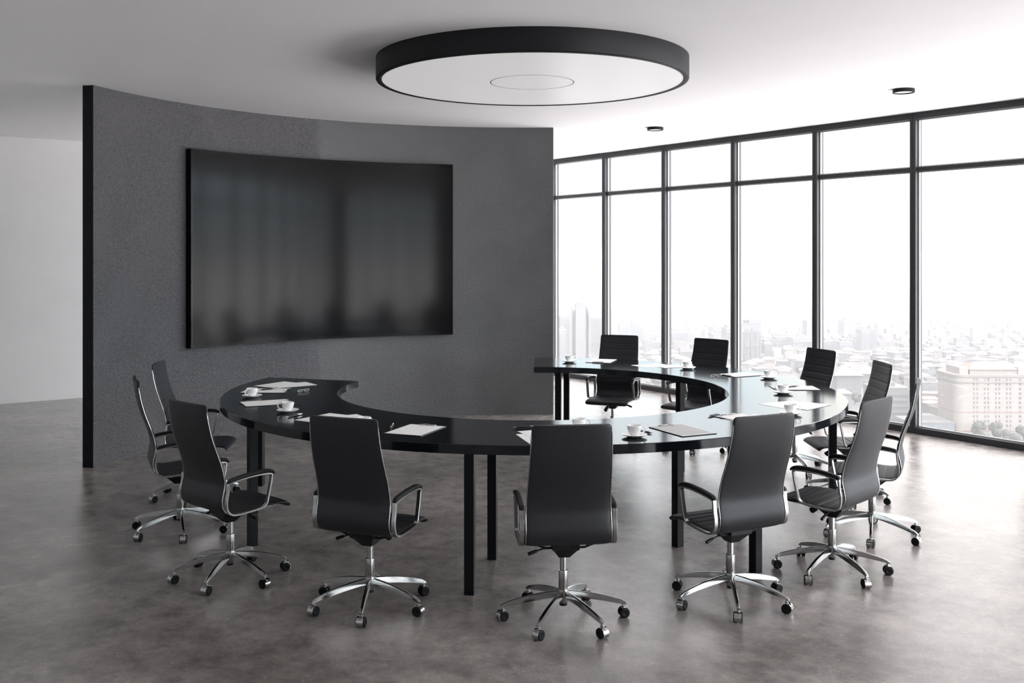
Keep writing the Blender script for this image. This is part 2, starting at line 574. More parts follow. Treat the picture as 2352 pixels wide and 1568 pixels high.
for k in range(NB):
    o = win if k == 0 else copy_tree(win)
    o.name = 'window_%d' % (k + 1)
    o.location = CORNER + W * (A0 + BAY * k)
    o.rotation_euler = (0, 0, WALL_ROT)
room('trim_1', (0, 0, 0), (A0 - 0.0015, 0.11, H), 'frame')
room('wall_right', (A0 + BAY * NB, 0, 0), (A_LEN, 0.15, H), 'white')
# unseen windows added in the wall behind the viewer to brighten the room
N_ADDED = 4
for k in range(N_ADDED):
    o = copy_tree(win)
    o.name = 'window_%d' % (NB + k + 1)
    o.location = CORNER + W * A_LEN - NOUT * (0.5 + BAY * k)
    o.rotation_euler = (0, 0, WALL_ROT - PI / 2)
room('wall_front', (A_LEN, -0.5, 0), (A_LEN + 0.15, 0.15, H), 'white')
room('wall_front_2', (A_LEN, -B_LEN - 0.25, 0), (A_LEN + 0.15, -0.5 - BAY * N_ADDED, H), 'white')
# sampling portal for the daylight through the glass
def portal(width, centre, inward):
    pl = bpy.data.lights.new('window_daylight', 'AREA')
    pl.shape = 'RECTANGLE'
    pl.size = width
    pl.size_y = H - 0.12
    pl.energy = 0
    pl.cycles.is_portal = True
    po = bpy.data.objects.new('window_daylight', pl)
    col.objects.link(po)
    po.location = centre + Vector((0, 0, H / 2))
    po.rotation_euler = inward.to_track_quat('-Z', 'Z').to_euler()
portal(BAY * NB, CORNER + W * (A0 + BAY * NB / 2) + NOUT * 0.14, -NOUT)
portal(BAY * N_ADDED, CORNER + W * (A_LEN + 0.14) - NOUT * (0.5 + BAY * N_ADDED / 2), -W)

# ------------------------------------------------------------------ ceiling lamps
def big_lamp():
    R, zb = 1.089, 2.91
    r = empty('ceiling_lamp', (CX, CY, H), label='huge round black-rimmed ceiling lamp with white underside above the table', cat='ceiling lamp')
    z0 = zb - H
    b = MB()
    b.lathe([(R - 0.06, -0.0005), (R, -0.0005), (R, z0 + 0.008), (R - 0.003, z0 + 0.002), (R - 0.008, z0), (R - 0.036, z0), (R - 0.040, z0 + 0.003), (R - 0.040, z0 + 0.03)], 128, caps=False)
    b.build('housing', 'lamp', r, auto=50)
    b = MB()
    q = 0.292
    b.lathe([(R - 0.041, z0 + 0.03), (R - 0.041, z0 + 0.004), (q + 0.003, z0 + 0.004), (q + 0.003, z0 + 0.02)], 128, caps=False)
    b.build('diffuser', 'diffuser', r)
    b = MB()
    b.lathe([(q + 0.003, z0 + 0.012), (q + 0.003, z0 + 0.0035), (q - 0.003, z0 + 0.0035), (q - 0.003, z0 + 0.012)], 96, caps=False)
    b.build('inner_ring', 'lamp', r)
    b = MB()
    b.lathe([(q - 0.003, z0 + 0.02), (q - 0.003, z0 + 0.004), (0.0005, z0 + 0.004)], 96)
    b.build('centre_disc', 'diffuser', r)
big_lamp()
def downlight(x, y, label):
    r = empty('downlight', (x, y, H), label=label, cat='ceiling lamp')
    b = MB()
    b.lathe([(0.070, -0.0005), (0.086, -0.0005), (0.086, -0.030), (0.076, -0.030), (0.074, -0.022)], 48, caps=False)
    b.build('ring', 'lamp', r)
    b = MB()
    b.lathe([(0.0745, -0.012), (0.0745, -0.022), (0.0005, -0.022)], 48)
    b.build('diffuser', 'diffuser', r)
downlight(3.21, 8.16, 'small round dark-rimmed ceiling spot nearer the viewer, by the window')
downlight(1.525, 10.6, 'small round dark-rimmed ceiling spot farther back, near the dark wall')

# ------------------------------------------------------------------ wall screen
def tv():
    r = empty('wall_screen', (CX, CY, 0), label='large curved black glossy screen hung on the curved grey wall', cat='screen')
    a0, a1 = rad(102.4), rad(147.9)
    z0, z1 = 0.867, 2.653
    b = MB()
    b.sector(3.555, 3.615, z0, z1, a0, a1, 64)
    b.build('casing', 'bezel', r)
    fr = MB()
    da = 0.020 / 3.55
    fr.sector(3.548, 3.556, z1 - 0.024, z1, a0, a1, 64)
    fr.sector(3.548, 3.556, z0, z0 + 0.024, a0, a1, 64)
    fr.sector(3.548, 3.556, z0 + 0.024, z1 - 0.024, a0, a0 + da, 2)
    fr.sector(3.548, 3.556, z0 + 0.024, z1 - 0.024, a1 - da, a1, 2)
    fr.build('bezel', 'bezel', r)
    sc = MB()
    sc.sector(3.5525, 3.5555, z0 + 0.024, z1 - 0.024, a0 + da, a1 - da, 64)
    sc.build('screen_panel', 'screen', r)
tv()

# ------------------------------------------------------------------ conference table
ZT = 0.764
RO, RI = 2.107, 1.349
TH = 0.048
def table():
    r = empty('conference_table', (CX, CY, 0), label='large black glossy ring-shaped conference table open toward the screen', cat='table')
    b = MB()
    a0, a1 = rad(162.2), rad(448.2)
    rings = []
    seg = 180
    c = 0.003
    for i in range(seg + 1):
        a = a0 + (a1 - a0) * i / seg
        pr = [(RI, ZT - TH), (RO, ZT - TH), (RO, ZT - c), (RO - c, ZT), (RI + c, ZT), (RI, ZT - c)]
        rings.append([(q * cos(a), q * sin(a), z) for q, z in pr])
    b.loft(rings, 0, True, True)
    b.build('tabletop', 'table', r, auto=25)
    for k in range(7):
        a = rad(170 + 45 * k)
        for q in (RO - 0.077, RI + 0.093):
            l = MB()
            l.box((-0.025, -0.025, 0), (0.025, 0.025, ZT - TH))
            l.build('leg', 'tableleg', r, loc=(q * cos(a), q * sin(a), 0), rotz=a, bevel=0.0015)
table()

# ------------------------------------------------------------------ swivel chair
PROFILE = [(0.248, 0.364), (0.234, 0.378), (0.203, 0.388), (0.12, 0.391), (0.03, 0.388), (-0.05, 0.385), (-0.105, 0.386),
           (-0.142, 0.397), (-0.163, 0.422), (-0.169, 0.455), (-0.162, 0.495), (-0.153, 0.54), (-0.158, 0.59), (-0.174, 0.65),
           (-0.196, 0.71), (-0.217, 0.77), (-0.234, 0.835), (-0.245, 0.895), (-0.252, 0.950)]
def shell_parts():
    pts, L = smooth_path(PROFILE, 0.0065)
    n = len(pts)
    split = next(i for i, p in enumerate(pts) if p.x < 0 and p.y > 0.43)
    def ring(i, grow=1.0, shift=0.0):
        p = pts[i]
        a, c = pts[max(0, i - 1)], pts[min(n - 1, i + 1)]
        t = (c - a).normalized()
        nu = Vector((-t.y, t.x))      # toward the back / underside
        nu = Vector((t.y, -t.x)) if False else nu
        s = L * i / (n - 1)
        u = i / (n - 1)
        zz = p.y
        hw = 0.195 if zz < 0.50 else 0.195 - 0.014 * min(1, (zz - 0.50) / 0.40)
        endr = min(1.0, (n - 1 - i) * 0.0065 / 0.02)      # rounded top corners
        hw -= 0.012 * (1 - math.sqrt(max(0, 1 - (1 - endr) ** 2)))
        endf = min(1.0, i * 0.0065 / 0.02)
        hw -= 0.012 * (1 - math.sqrt(max(0, 1 - (1 - endf) ** 2)))
        ht = 0.0105
        # ribbing on the sitter's side
        ph = (s % 0.056) / 0.056
        d = min(ph, 1 - ph) * 0.056
        dip = 0.0042 * max(0, 1 - d / 0.0075) ** 1.5
        if i < 4 or i > n - 5:
            dip = 0
        pts3 = []
        K = 36
        back = max(0.0, min(1.0, (zz - 0.42) / 0.2)) if p.x < 0 else 0.0
        for k in range(K):
            th = 2 * PI * k / K
            e = 0.35
            cx = math.copysign(abs(cos(th)) ** e, cos(th))
            sy = math.copysign(abs(sin(th)) ** 0.62, sin(th))
            x = hw * cx * grow
            off = ht * sy * grow
            if sy > 0.5:      # sitter's side
                off -= dip
            conc = 0.012 * back * (1 - (x / hw) ** 2) if hw else 0
            y = p.x + nu_front(t).x * off - conc
            z = p.y + nu_front(t).y * off
            pts3.append((x, y, z))
        return pts3
    def nu_front(t):
        # the path runs from the seat front backwards and up: the sitter is on its right-hand side
        return Vector((t.y, -t.x))
    def part(i0, i1):
        b = MB()
        rings = []
        if i0 == 0:
            rings.append(ring(0, 0.4))
        rings += [ring(i) for i in range(i0, i1 + 1)]
        if i1 == n - 1:
            rings.append(ring(n - 1, 0.4))
        b.loft(rings, 0, True, True)
        return b
    rail = [(p.x, p.y) for p in pts]
    return part(0, split), part(split, n - 1), rail

def make_chair():
    r = empty('office_chair')
    seat, back, rail = shell_parts()
    seat.build('seat', 'leather', r, auto=60)
    back.build('backrest', 'leather', r, auto=60)
    i0 = next(i for i, q in enumerate(rail) if q[0] < 0.15)
    tip = len(rail) - 5
    sel = rail[i0:tip:2]
    for sx in (-1, 1):
        b = MB()
        rings = []
        for i, (y, z) in enumerate(sel):
            a, c = sel[max(0, i - 1)], sel[min(len(sel) - 1, i + 1)]
            t = Vector((c[0] - a[0], c[1] - a[1])).normalized()
            no = Vector((-t.y, t.x))
            hw = 0.195 if z < 0.50 else 0.195 - 0.014 * min(1, (z - 0.50) / 0.40)
            x = sx * (hw + 0.0005)
            q = 1.0 if 1 < i < len(sel) - 2 else 0.6
            rings.append([(x + 0.0028 * q * cos(u), y + no.x * (0.004 + 0.0032 * q * sin(u)), z + no.y * (0.004 + 0.0032 * q * sin(u))) for u in [2 * PI * k / 10 for k in range(10)]])
        b.loft(rings, 0, True, True)
        b.build('side_rail', 'chrome', r)
    # arms
    loop = [(-0.148, 0.548), (-0.153, 0.50), (-0.160, 0.465), (-0.160, 0.432), (-0.150, 0.404), (-0.125, 0.388), (-0.09, 0.384), (-0.03, 0.386),
            (0.02, 0.390), (0.055, 0.395), (0.076, 0.408), (0.086, 0.44), (0.098, 0.49), (0.108, 0.54), (0.108, 0.556), (0.096, 0.563),
            (0.05, 0.566), (-0.02, 0.565), (-0.08, 0.560), (-0.125, 0.554)]
    loop3, _ = smooth_path(loop + [loop[0]], 0.008)
    loop2 = [(p.x, p.y) for p in loop3[:-1]]
    padp = [(-0.152, 0.549), (-0.140, 0.560), (-0.09, 0.570), (-0.02, 0.577), (0.05, 0.580), (0.092, 0.577), (0.116, 0.568), (0.124, 0.560)]
    pad3, _ = smooth_path(padp, 0.008)
    for sx in (-1, 1):
        b = MB()
        b.bar(loop2, sx * 0.2125, 0.0105, 0.0052, closed=True)
        arm = b.build('arm', 'brushed', r)
        p = MB()
        rings = []
        npad = len(pad3)
        for i, q in enumerate(pad3):
            a, c = pad3[max(0, i - 1)], pad3[min(npad - 1, i + 1)]
            t = (c - a).normalized()
            no = Vector((-t.y, t.x))
            e = min(1, (min(i, npad - 1 - i) + 0.6) / 3.0)
            hw, ht = 0.0135 * (0.65 + 0.35 * e), 0.0095 * (0.45 + 0.55 * e)
            rings.append([(sx * 0.2125 + hw * math.copysign(abs(cos(u)) ** 0.5, cos(u)), q.x + no.x * ht * math.copysign(abs(sin(u)) ** 0.6, sin(u)),
                           q.y + no.y * ht * math.copysign(abs(sin(u)) ** 0.6, sin(u))) for u in [2 * PI * k / 16 for k in range(16)]])
        p.loft(rings, 0, True, True)
        p.build('arm_pad', 'rubber', arm)
    # mechanism under the seat
    b = MB()
    b.loft([[(x * sx, y * sy - 0.01, z) for x, y in ((-1, -1), (1, -1), (1, 1), (-1, 1))] for sx, sy, z in
            ((0.026, 0.026, 0.296), (0.034, 0.036, 0.308), (0.052, 0.062, 0.334), (0.064, 0.078, 0.346), (0.064, 0.078, 0.3765))], 0, False)
    b.tube([(-0.15, -0.06, 0.372), (-0.09, -0.06, 0.350), (0.09, -0.06, 0.350), (0.15, -0.06, 0.372)], 0.006, 8)
    mech = b.build('mechanism', 'rubber', r, bevel=0.004)
    b = MB()
    b.tube([(-0.05, -0.03, 0.340), (-0.105, -0.03, 0.338), (-0.125, -0.03, 0.331)], 0.0035, 8)
    b.tube([(-0.125, -0.03, 0.331), (-0.130, -0.03, 0.3295), (-0.168, -0.03, 0.3155), (-0.171, -0.03, 0.3145)], [0.004, 0.0075, 0.0085, 0.005], 10)
    b.build('lever', 'rubber', mech)
    b = MB()
    b.tube([(0.02, 0.07, 0.345), (0.025, 0.10, 0.322), (0.026, 0.104, 0.319), (0.034, 0.135, 0.297), (0.0345, 0.136, 0.296)], [0.008, 0.008, 0.0155, 0.0165, 0.012], 14)
    b.build('tension_knob', 'rubber', mech)
    # gas column
    b = MB()
    b.lathe([(0.0155, 0.22), (0.0155, 0.300)], 24)
    b.build('gas_piston', 'chrome', r)
    b = MB()
    b.lathe([(0.0155, 0.228), (0.021, 0.229), (0.022, 0.226), (0.022, 0.150), (0.020, 0.146), (0.019, 0.140)], 28)
    b.build('column', 'brushed', r)
    b = MB()
    b.lathe([(0.0195, 0.142), (0.0265, 0.1405), (0.0275, 0.136), (0.0265, 0.100), (0.022, 0.084), (0.021, 0.078)], 32)
    b.lathe([(0.019, 0.0782), (0.018, 0.066), (0.016, 0.064)], 24, 1)
    b.build('hub', ['brushed', 'rubber'], r)
    # star base: six legs with casters
    def leg_mesh():
        b = MB(); rings = []
        for k in range(15):
            u = k / 14
            d = 0.018 + 0.278 * u
            zt = 0.134 - 0.020 * u - 0.040 * u ** 2.2
            zb = 0.106 - 0.029 * u - 0.018 * u * u
            if u > 0.93:
                zt -= 0.006 * ((u - 0.93) / 0.07) ** 2
            wt, wb = 0.0078 - 0.0012 * u, 0.0098 - 0.0020 * u
            rings.append([(d, -wb, zb), (d, wb, zb), (d, wb * 0.98, zb + (zt - zb) * 0.35), (d, wt, zt - 0.0015), (d, wt * 0.6, zt), (d, -wt * 0.6, zt), (d, -wt, zt - 0.0015), (d, -wb * 0.98, zb + (zt - zb) * 0.35)])
        b.loft(rings, 0, True, True)
        b.lathe([(0.0065, 0.050), (0.0065, 0.068)], 14, 0, (0.284, 0, 0))
        return b
    def caster_mesh():
        b = MB()
        R = 0.0235
        cxx, cz = 0.286, R
        for sy in (-1, 1):
            y0, y1 = sy * 0.005, sy * 0.021
            rings = []
            for y, rr in ((y0, R * 0.9), (y0 + sy * 0.0015, R), (y1 - sy * 0.002, R), (y1, R * 0.88), (y1, R * 0.35), (y1 - sy * 0.001, R * 0.3)):
                rings.append([(cxx + rr * cos(2 * PI * k / 28), y, cz + rr * sin(2 * PI * k / 28)) for k in range(28)])
            b.loft(rings, 1, True, True)
        # chrome hood between and over the wheels
        prof = []
        for k in range(15):
            a = rad(-42 + 162 * k / 14)
            prof.append((cxx + (R + 0.0022) * cos(a), cz + (R + 0.0022) * sin(a), cxx + (R + 0.0005) * cos(a), cz + (R + 0.0005) * sin(a)))
        hw = 0.0165
        b.loft([[(p[0], -hw, p[1]), (p[0], hw, p[1]), (p[2], hw, p[3]), (p[2], -hw, p[3])] for p in prof], 0, True, True)
        b.box((cxx - 0.004, -0.0045, cz - 0.012), (cxx + 0.020, 0.0045, cz + 0.022), 0)
        b.lathe([(0.010, 0.046), (0.010, 0.050), (0.006, 0.052)], 14, 0, (0.284, 0, 0))
        return b
    legm, casm = None, None
    swing = [8, -22, 15, 30, -12, 5]
    for k in range(6):
        if legm is None:
            lg = leg_mesh().build('leg', 'chrome', r, auto=35)
            cs = caster_mesh().build('caster', ['chrome', 'wheel'], lg, auto=50)
            legm, casm = lg, cs
        else:
            lg = legm.copy(); col.objects.link(lg); lg.parent = r
            cs = casm.copy(); col.objects.link(cs); cs.parent = lg
        lg.rotation_euler = (0, 0, rad(60 * k))
        a = rad(swing[k])
        p = Vector((0.284, 0, 0))
        cs.rotation_euler = (0, 0, a)
        cs.location = p - Matrix.Rotation(a, 3, 'Z') @ p
    return r

# x, y of the base, facing direction (deg), base star rotation (world deg), label
def at_floor(px, py):
    z = F * EYE / (py - HORIZON)
    return ((px - 1176) / F * z, z)
def polar(a, r):
    return CX + r * cos(rad(a)), CY + r * sin(rad(a))
CHAIRS = [
    # centre x, y, facing offset from the table centre, star rotation, label
    (0.240, 4.660, 3.5, 4.5, 'black swivel chair seen squarely from behind at the middle of the near side'),
    (-0.690, 4.840, 0, 30, 'black swivel chair seen from behind, second from the left along the near side'),
    (-1.490, 5.265, 2, 22, 'black swivel chair at the near left curve, its arm toward the front-left table leg'),
    (1.075, 4.900, 2, 24.7, 'black swivel chair seen from behind, directly before the outer right front table leg'),
    (1.722, 5.360, 1, 48, 'black swivel chair at the near right curve with its grey-lit back toward the viewer'),
    (2.192, 6.060, 1, 8.6, 'black swivel chair seen edge-on in front of the thick window post at the right'),
    (2.345, 6.98, 0, 20, 'black swivel chair with ribbed front, between the edge-on right chair and the fourth window post'),
    (2.236, 7.87, -2, 35, 'black swivel chair whose ribbed back stands before the fourth window post'),
    (1.610, 8.75, -5, 15, 'black swivel chair at the far side, partly hidden behind the far inner table leg'),
    (0.924, 9.12, 0, 10, 'black swivel chair facing the viewer beside the table end nearest the windows'),
    (-2.050, 6.150, 3, 52, 'black swivel chair seen edge-on near the textured grey wall, left of the table'),
    (-2.22, 6.99, 6, 30, 'black swivel chair nearest the left table end, its ribbed front lit by windows'),
]
proto = make_chair()
for i, (x, y, off, star, label) in enumerate(CHAIRS):
    o = proto if i == 0 else copy_tree(proto)
    face = math.atan2(CY - y, CX - x) + rad(off)
    o.location = (x, y, 0)
    o.rotation_euler = (0, 0, face - PI / 2)
    legs = [c for c in o.children if c.name.split('.')[0] == 'leg']
    for k, lg in enumerate(legs):
        lg.rotation_euler = (0, 0, rad(60 * k + star) - (face - PI / 2))
    tag(o, label, 'chair', 'black swivel chairs around the conference table')

# ------------------------------------------------------------------ things on the table
def tp(px, py):
    z = F * (EYE - ZT) / (py - HORIZON)
    return Vector(((px - 1176) / F * z, z, ZT))
def make_saucer():
    b = MB()
    b.lathe([(0.0005, 0.0035), (0.021, 0.0035), (0.024, 0.0055), (0.040, 0.0075), (0.060, 0.0135), (0.0655, 0.0160), (0.0665, 0.0152), (0.062, 0.0115), (0.042, 0.0045), (0.034, 0.0), (0.0005, 0.0)], 48)
    return b
def make_cup_body():
    b = MB()
    b.lathe([(0.0005, 0.0), (0.0175, 0.0), (0.0185, 0.003), (0.0225, 0.008), (0.0295, 0.020), (0.0345, 0.034), (0.0365, 0.047), (0.0370, 0.0555),
             (0.0365, 0.0562), (0.0355, 0.0555), (0.0348, 0.047), (0.0325, 0.034), (0.027, 0.020), (0.019, 0.010), (0.0005, 0.008)], 48)
    return b
def make_cup_handle():
    b = MB()
    pts, _ = smooth_path([(0.0345, 0.0475), (0.046, 0.0500), (0.0555, 0.0455), (0.0590, 0.0360), (0.0555, 0.0270), (0.047, 0.0195), (0.036, 0.0175), (0.0275, 0.0180)], 0.003)
    b.tube([(p.x, 0, p.y) for p in pts], 0.0024, 10, rx=0.0035)
    return b
CUPS = [
    # pixel of the saucer centre, handle direction (deg), where it stands
    (579, 912, 235, 'beside the pen-topped clipboard at the left table end'),
    (661, 946, 190, 'with a silver-tipped pen before it on the left'),
    (837, 983, 80, 'half hidden behind the second near chair'),
    (1330, 987, 0, 'peeking over the middle near chair'),
    (1457, 1003, 10, 'between the middle near chair and a white-bordered clipboard'),
    (1816, 952, 0, 'beyond the near right chair, before the broad papers'),
    (1799, 904, 90, 'directly before the pen-topped clipboard on the right'),
    (1766, 869, 5, 'at the right tip of the clipboard with eyeglasses'),
    (1579, 847, 180, 'before the far chair beside the inner table leg'),
    (1308, 832, 10, 'closest to the table end by the windows'),
]
sau = make_saucer().build('saucer', 'porcelain')
cup = make_cup_body().build('coffee_cup', 'porcelain')
make_cup_handle().build('handle', 'porcelain', cup)
for i, (px, py, hd, where) in enumerate(CUPS):
    s_, c_ = (sau, cup) if i == 0 else (copy_tree(sau), copy_tree(cup))
    p = tp(px, py)
    s_.location = p
    c_.location = p + Vector((0, 0, 0.0036))
    c_.rotation_euler = (0, 0, rad(hd))
    tag(s_, 'white saucer under the cup ' + where, 'saucer', 'white saucers on the table')
    tag(c_, 'white coffee cup ' + where, 'cup', 'white coffee cups on the table')

def make_clipboard():
    r = empty('clipboard')
    b = MB()
    b.box((-0.109, -0.157, 0), (0.109, 0.157, 0.0035))
    b.build('board', 'board', r, bevel=0.001)
    b = MB()     # the clip sits at +y
    b.box((-0.050, 0.140, 0.0036), (0.050, 0.155, 0.0060))
    b.loft([[(x, 0.139, 0.0062), (x, 0.154, 0.0062), (x, 0.150, 0.0095), (x, 0.141, 0.0088)] for x in (-0.048, 0.048)], 0, False)
    pts, _ = smooth_path([(-0.046, 0.142, 0.009), (-0.036, 0.128, 0.010), (-0.016, 0.132, 0.011), (0, 0.140, 0.0115), (0.016, 0.132, 0.011), (0.036, 0.128, 0.010), (0.046, 0.142, 0.009)], 0.006)
    b.tube(pts, 0.0016, 8)
    b.build('clip', 'chrome', r)
    return r
def make_sheet(w=0.207, h=0.294, t=0.0006):
    b = MB()
    b.box((-w / 2, -h / 2, 0), (w / 2, h / 2, t))
    return b
CLIPS = [
    # four corners in pixels (clip edge first), label place
    ([(671, 893), (656, 903), (556, 903), (564, 893)], 'behind the leftmost cup'),
    ([(660, 917), (672, 928), (567, 935), (555, 923.6)], 'between the two cups of the left curve'),
    ([(947.6, 974), (1024, 979.5), (962, 1004.5), (882, 995)], 'alone between two near chairs'),
    ([(1488.6, 981.9), (1567.7, 974.2), (1648, 996), (1566.4, 1003.5)], 'right of the near cup, its white border showing'),
    ([(1766, 886), (1778, 896.7), (1885.6, 896.7), (1871, 886.8)], 'behind a cup at the right, under a pen'),
    ([(1648, 859.5), (1694, 866.6), (1757, 862), (1714, 855)], 'touching the eyeglasses at the far right'),
    ([(1342, 832.5), (1403, 834.8), (1421.5, 825.6), (1361, 824.5)], 'before the far chair at the table end'),
    ([(1668, 961.5), (1698, 950), (1760, 962), (1728, 974)], 'mostly hidden behind the near right chair'),
]
clip0 = make_clipboard()
sheet0 = None
for i, (cs, where) in enumerate(CLIPS):
    o = clip0 if i == 0 else copy_tree(clip0)
    q = [tp(*c) for c in cs]
    cen = sum(q, Vector()) / 4
    d = ((q[0] + q[1]) / 2 - (q[2] + q[3]) / 2)
    a = math.atan2(d.y, d.x) - PI / 2
    o.location = cen
    o.rotation_euler = (0, 0, a)
    tag(o, 'dark clipboard ' + where, 'clipboard', 'clipboards on the table')
    if sheet0 is None:
        sheet0 = make_sheet().build('paper_sheet', 'paper')
        s_ = sheet0
    else:
        s_ = copy_tree(sheet0)
    s_.location = cen + Matrix.Rotation(a, 3, 'Z') @ Vector((0, -0.0035, 0)) + Vector((0, 0, 0.0038))
    s_.rotation_euler = (0, 0, a)
    tag(s_, 'white paper sheet held by the clipboard ' + where, 'paper', 'paper sheets on the table')
    if i == 3:       # added sheet: the paper's shaded look put into grey colour, white border left
        s_.scale = (1.045, 1.035, 1)
        g_ = make_sheet(0.194, 0.284).build('paper_sheet', 'paper_shade')
        g_.location = s_.location + Matrix.Rotation(a, 3, 'Z') @ Vector((0, 0.004, 0)) + Vector((0, 0, 0.0008))
        g_.rotation_euler = (0, 0, a)
        tag(g_, 'grey painted-shade sheet on top of the white-bordered clipboard right of the near cup', 'paper', 'paper sheets on the table')
SHEETS = [
    # corner x, y, long direction, side (+1: short edge to the right of it), label, lift
    ((-1.850, 7.134), (0.54, 0.84), 1, 'loose white sheet at the left table end, lower of a crossed pair', 0),
    ((-1.642, 7.009), (0.813, 0.582), -1, 'loose white sheet at the left table end, upper of a crossed pair', 1),
    ((-1.236, 5.654), (0.53, 0.85), 1, 'loose white sheet sticking out left behind the second near chair', 0),
    ((-1.035, 5.52), (0.813, 0.582), -1, 'loose white sheet under the hidden cup behind the second near chair', 1),
    ((0.0194, 5.207), (0.246, -0.969), -1, 'loose white sheet left of the middle near chair, nearer the edge', 0),
    ((0.0277, 5.285), (0.914, 0.406), 1, 'loose white sheet below the pen left of the middle near chair', 1),
    ((1.552, 6.276), (0.88, 0.475), 1, 'loose broad white sheet on the right curve, left one of a pair', 0),
    ((1.787, 6.015), (0.716, 0.698), -1, 'loose broad white sheet on the right curve, outer one of a pair', 1),
    ((1.011, 8.469), (0.87, 0.49), 1, 'loose white sheet between two far chairs, left one of a pair', 0),
    ((1.20, 8.45), (0.95, 0.30), 1, 'loose white sheet between two far chairs, the one toward the cup', 1),
    ((1.205, 5.67), (0.75, 0.66), 1, 'loose white sheet poking out left of the near right chair', 0),
]
for (x, y), d, side, label, lift in SHEETS:
    s_ = copy_tree(sheet0)
    d = Vector((*d, 0)).normalized()
    sh = Vector((d.y, -d.x, 0)) * side
    c = Vector((x, y, 0)) + d * 0.147 + sh * 0.1035
    s_.location = (c.x, c.y, ZT + 0.0004 + 0.0009 * lift)
    s_.rotation_euler = (0, 0, math.atan2(d.y, d.x) - PI / 2)
    tag(s_, label, 'paper', 'paper sheets on the table')

def make_pen():
    r = empty('pen')
    b = MB()
    def cyl(b, prof, m=0):
        rings = [[(x, q * cos(2 * PI * k / 14), 0.0052 + q * sin(2 * PI * k / 14)) for k in range(14)] for x, q in prof]
        b.loft(rings, m, True, True)
    cyl(b, [(-0.052, 0.0036), (-0.050, 0.0048), (0.030, 0.0050)])
    b.build('barrel', 'penblack', r)
    b = MB(); cyl(b, [(-0.070, 0.0007), (-0.062, 0.0022), (-0.052, 0.0044)])
    b.build('tip', 'chrome', r)
    b = MB(); cyl(b, [(0.030, 0.0050), (0.0305, 0.0053), (0.062, 0.0048), (0.063, 0.0026), (0.070, 0.0024)])
    b.box((0.026, -0.0012, 0.0102), (0.060, 0.0012, 0.0118)); b.box((0.056, -0.0012, 0.009), (0.060, 0.0012, 0.0118))
    b.build('cap', 'chrome', r)
    return r
PENS = [
    ((600, 898), (633, 895), 0.0048, 'black pen lying on the clipboard behind the leftmost cup'),
    ((656, 960), (695, 952), 0, 'black pen with silver ends before the second cup on the left curve'),
    ((896, 984), (903, 974), 0, 'short-looking pen pointing at the viewer left of the lone near clipboard'),
    ((1188, 984), (1224, 982), 0.0016, 'black silver-tipped pen above the papers left of the middle near chair'),
    ((1487, 994.5), (1464, 990.5), 0, 'black pen behind the handle of the near cup'),
    ((1626, 958), (1653.6, 952), 0, 'longer-looking black pen on the bright tabletop left of the near right chair'),
    ((1655, 959.5), (1661, 952.6), 0, 'small-looking pen pointing away beside the longer black pen'),
    ((1806, 892), (1835, 889), 0.0048, 'black pen on the clipboard of the right curve'),
    ((1565, 842.5), (1589, 840), 0, 'black pen almost hidden behind the cup on the far side'),
]
pen0 = make_pen()
for i, (p0, p1, lift, label) in enumerate(PENS):
    o = pen0 if i == 0 else copy_tree(pen0)
    a, c = tp(*p0), tp(*p1)
    d = c - a
    m = (a + c) / 2
    o.location = (m.x, m.y, ZT + lift + 0.0002)
    o.rotation_euler = (0, 0, math.atan2(d.y, d.x))
    tag(o, label, 'pen', 'pens on the table')

def make_glasses():
    r = empty('eyeglasses')
    def rim(sx):
        return [(sx * 0.033 + 0.0255 * cos(u), 0.0, 0.014 + 0.0115 * sin(u)) for u in [2 * PI * k / 28 for k in range(28)]]
    b = MB()
    for sx in (-1, 1):
        b.tube(rim(sx), 0.0016, 8, closed=True)
    b.tube([(-0.008, 0, 0.016), (-0.003, 0.001, 0.0185), (0.003, 0.001, 0.0185), (0.008, 0, 0.016)], 0.0014, 8)
    b.build('rim', 'chrome', r)
    for sx in (-1, 1):
        l = MB()
        l.v = [(sx * 0.033 + 0.0250 * cos(2 * PI * k / 28), 0, 0.014 + 0.0110 * sin(2 * PI * k / 28)) for k in range(28)]
        l.v += [(v[0], 0.0012, v[2]) for v in l.v]
        l.face(range(28)); l.face(range(28, 56))
        for k in range(28):
            l.face((k, (k + 1) % 28, 28 + (k + 1) % 28, 28 + k))
        l.build('lens', 'lens', r)
        t = MB()
        t.tube([(sx * 0.058, 0.001, 0.017), (sx * 0.061, 0.006, 0.018), (sx * 0.058, 0.045, 0.0165), (sx * 0.054, 0.085, 0.012), (sx * 0.052, 0.105, 0.0035)], 0.0015, 8)
        t.build('temple', 'chrome', r)
    return r
gl0 = make_glasses()
p = tp(697, 900)
gl0.location = p; gl0.rotation_euler = (0, 0, rad(48)); gl0.scale = (0.8, 0.8, 0.8)
tag(gl0, 'eyeglasses standing by the loose papers on the left table end', 'eyeglasses', 'eyeglasses on the table')
gl1 = copy_tree(gl0)
gl1.location = tp(1645, 865); gl1.rotation_euler = (0, 0, rad(20))
tag(gl1, 'eyeglasses beside the clipboard on the far right of the table', 'eyeglasses', 'eyeglasses on the table')

# ------------------------------------------------------------------ city outside
GZ = -100.0
def city_at(px, depth):
    return Vector(((px - 1176) / F * depth, depth, GZ))
def top_z(py, depth):
    return EYE - (py - HORIZON) / F * depth
PXM = lambda d: F / d            # pixels per metre
b = MB()
b.v = [(-250, 330, 0), (1500, 200, 0), (2600, 2900, 0), (-500, 2900, 0)]
b.face((0, 1, 2, 3))
tag(b.build('city_ground', 'city_ground', loc=(0, 0, GZ)), kind='structure')

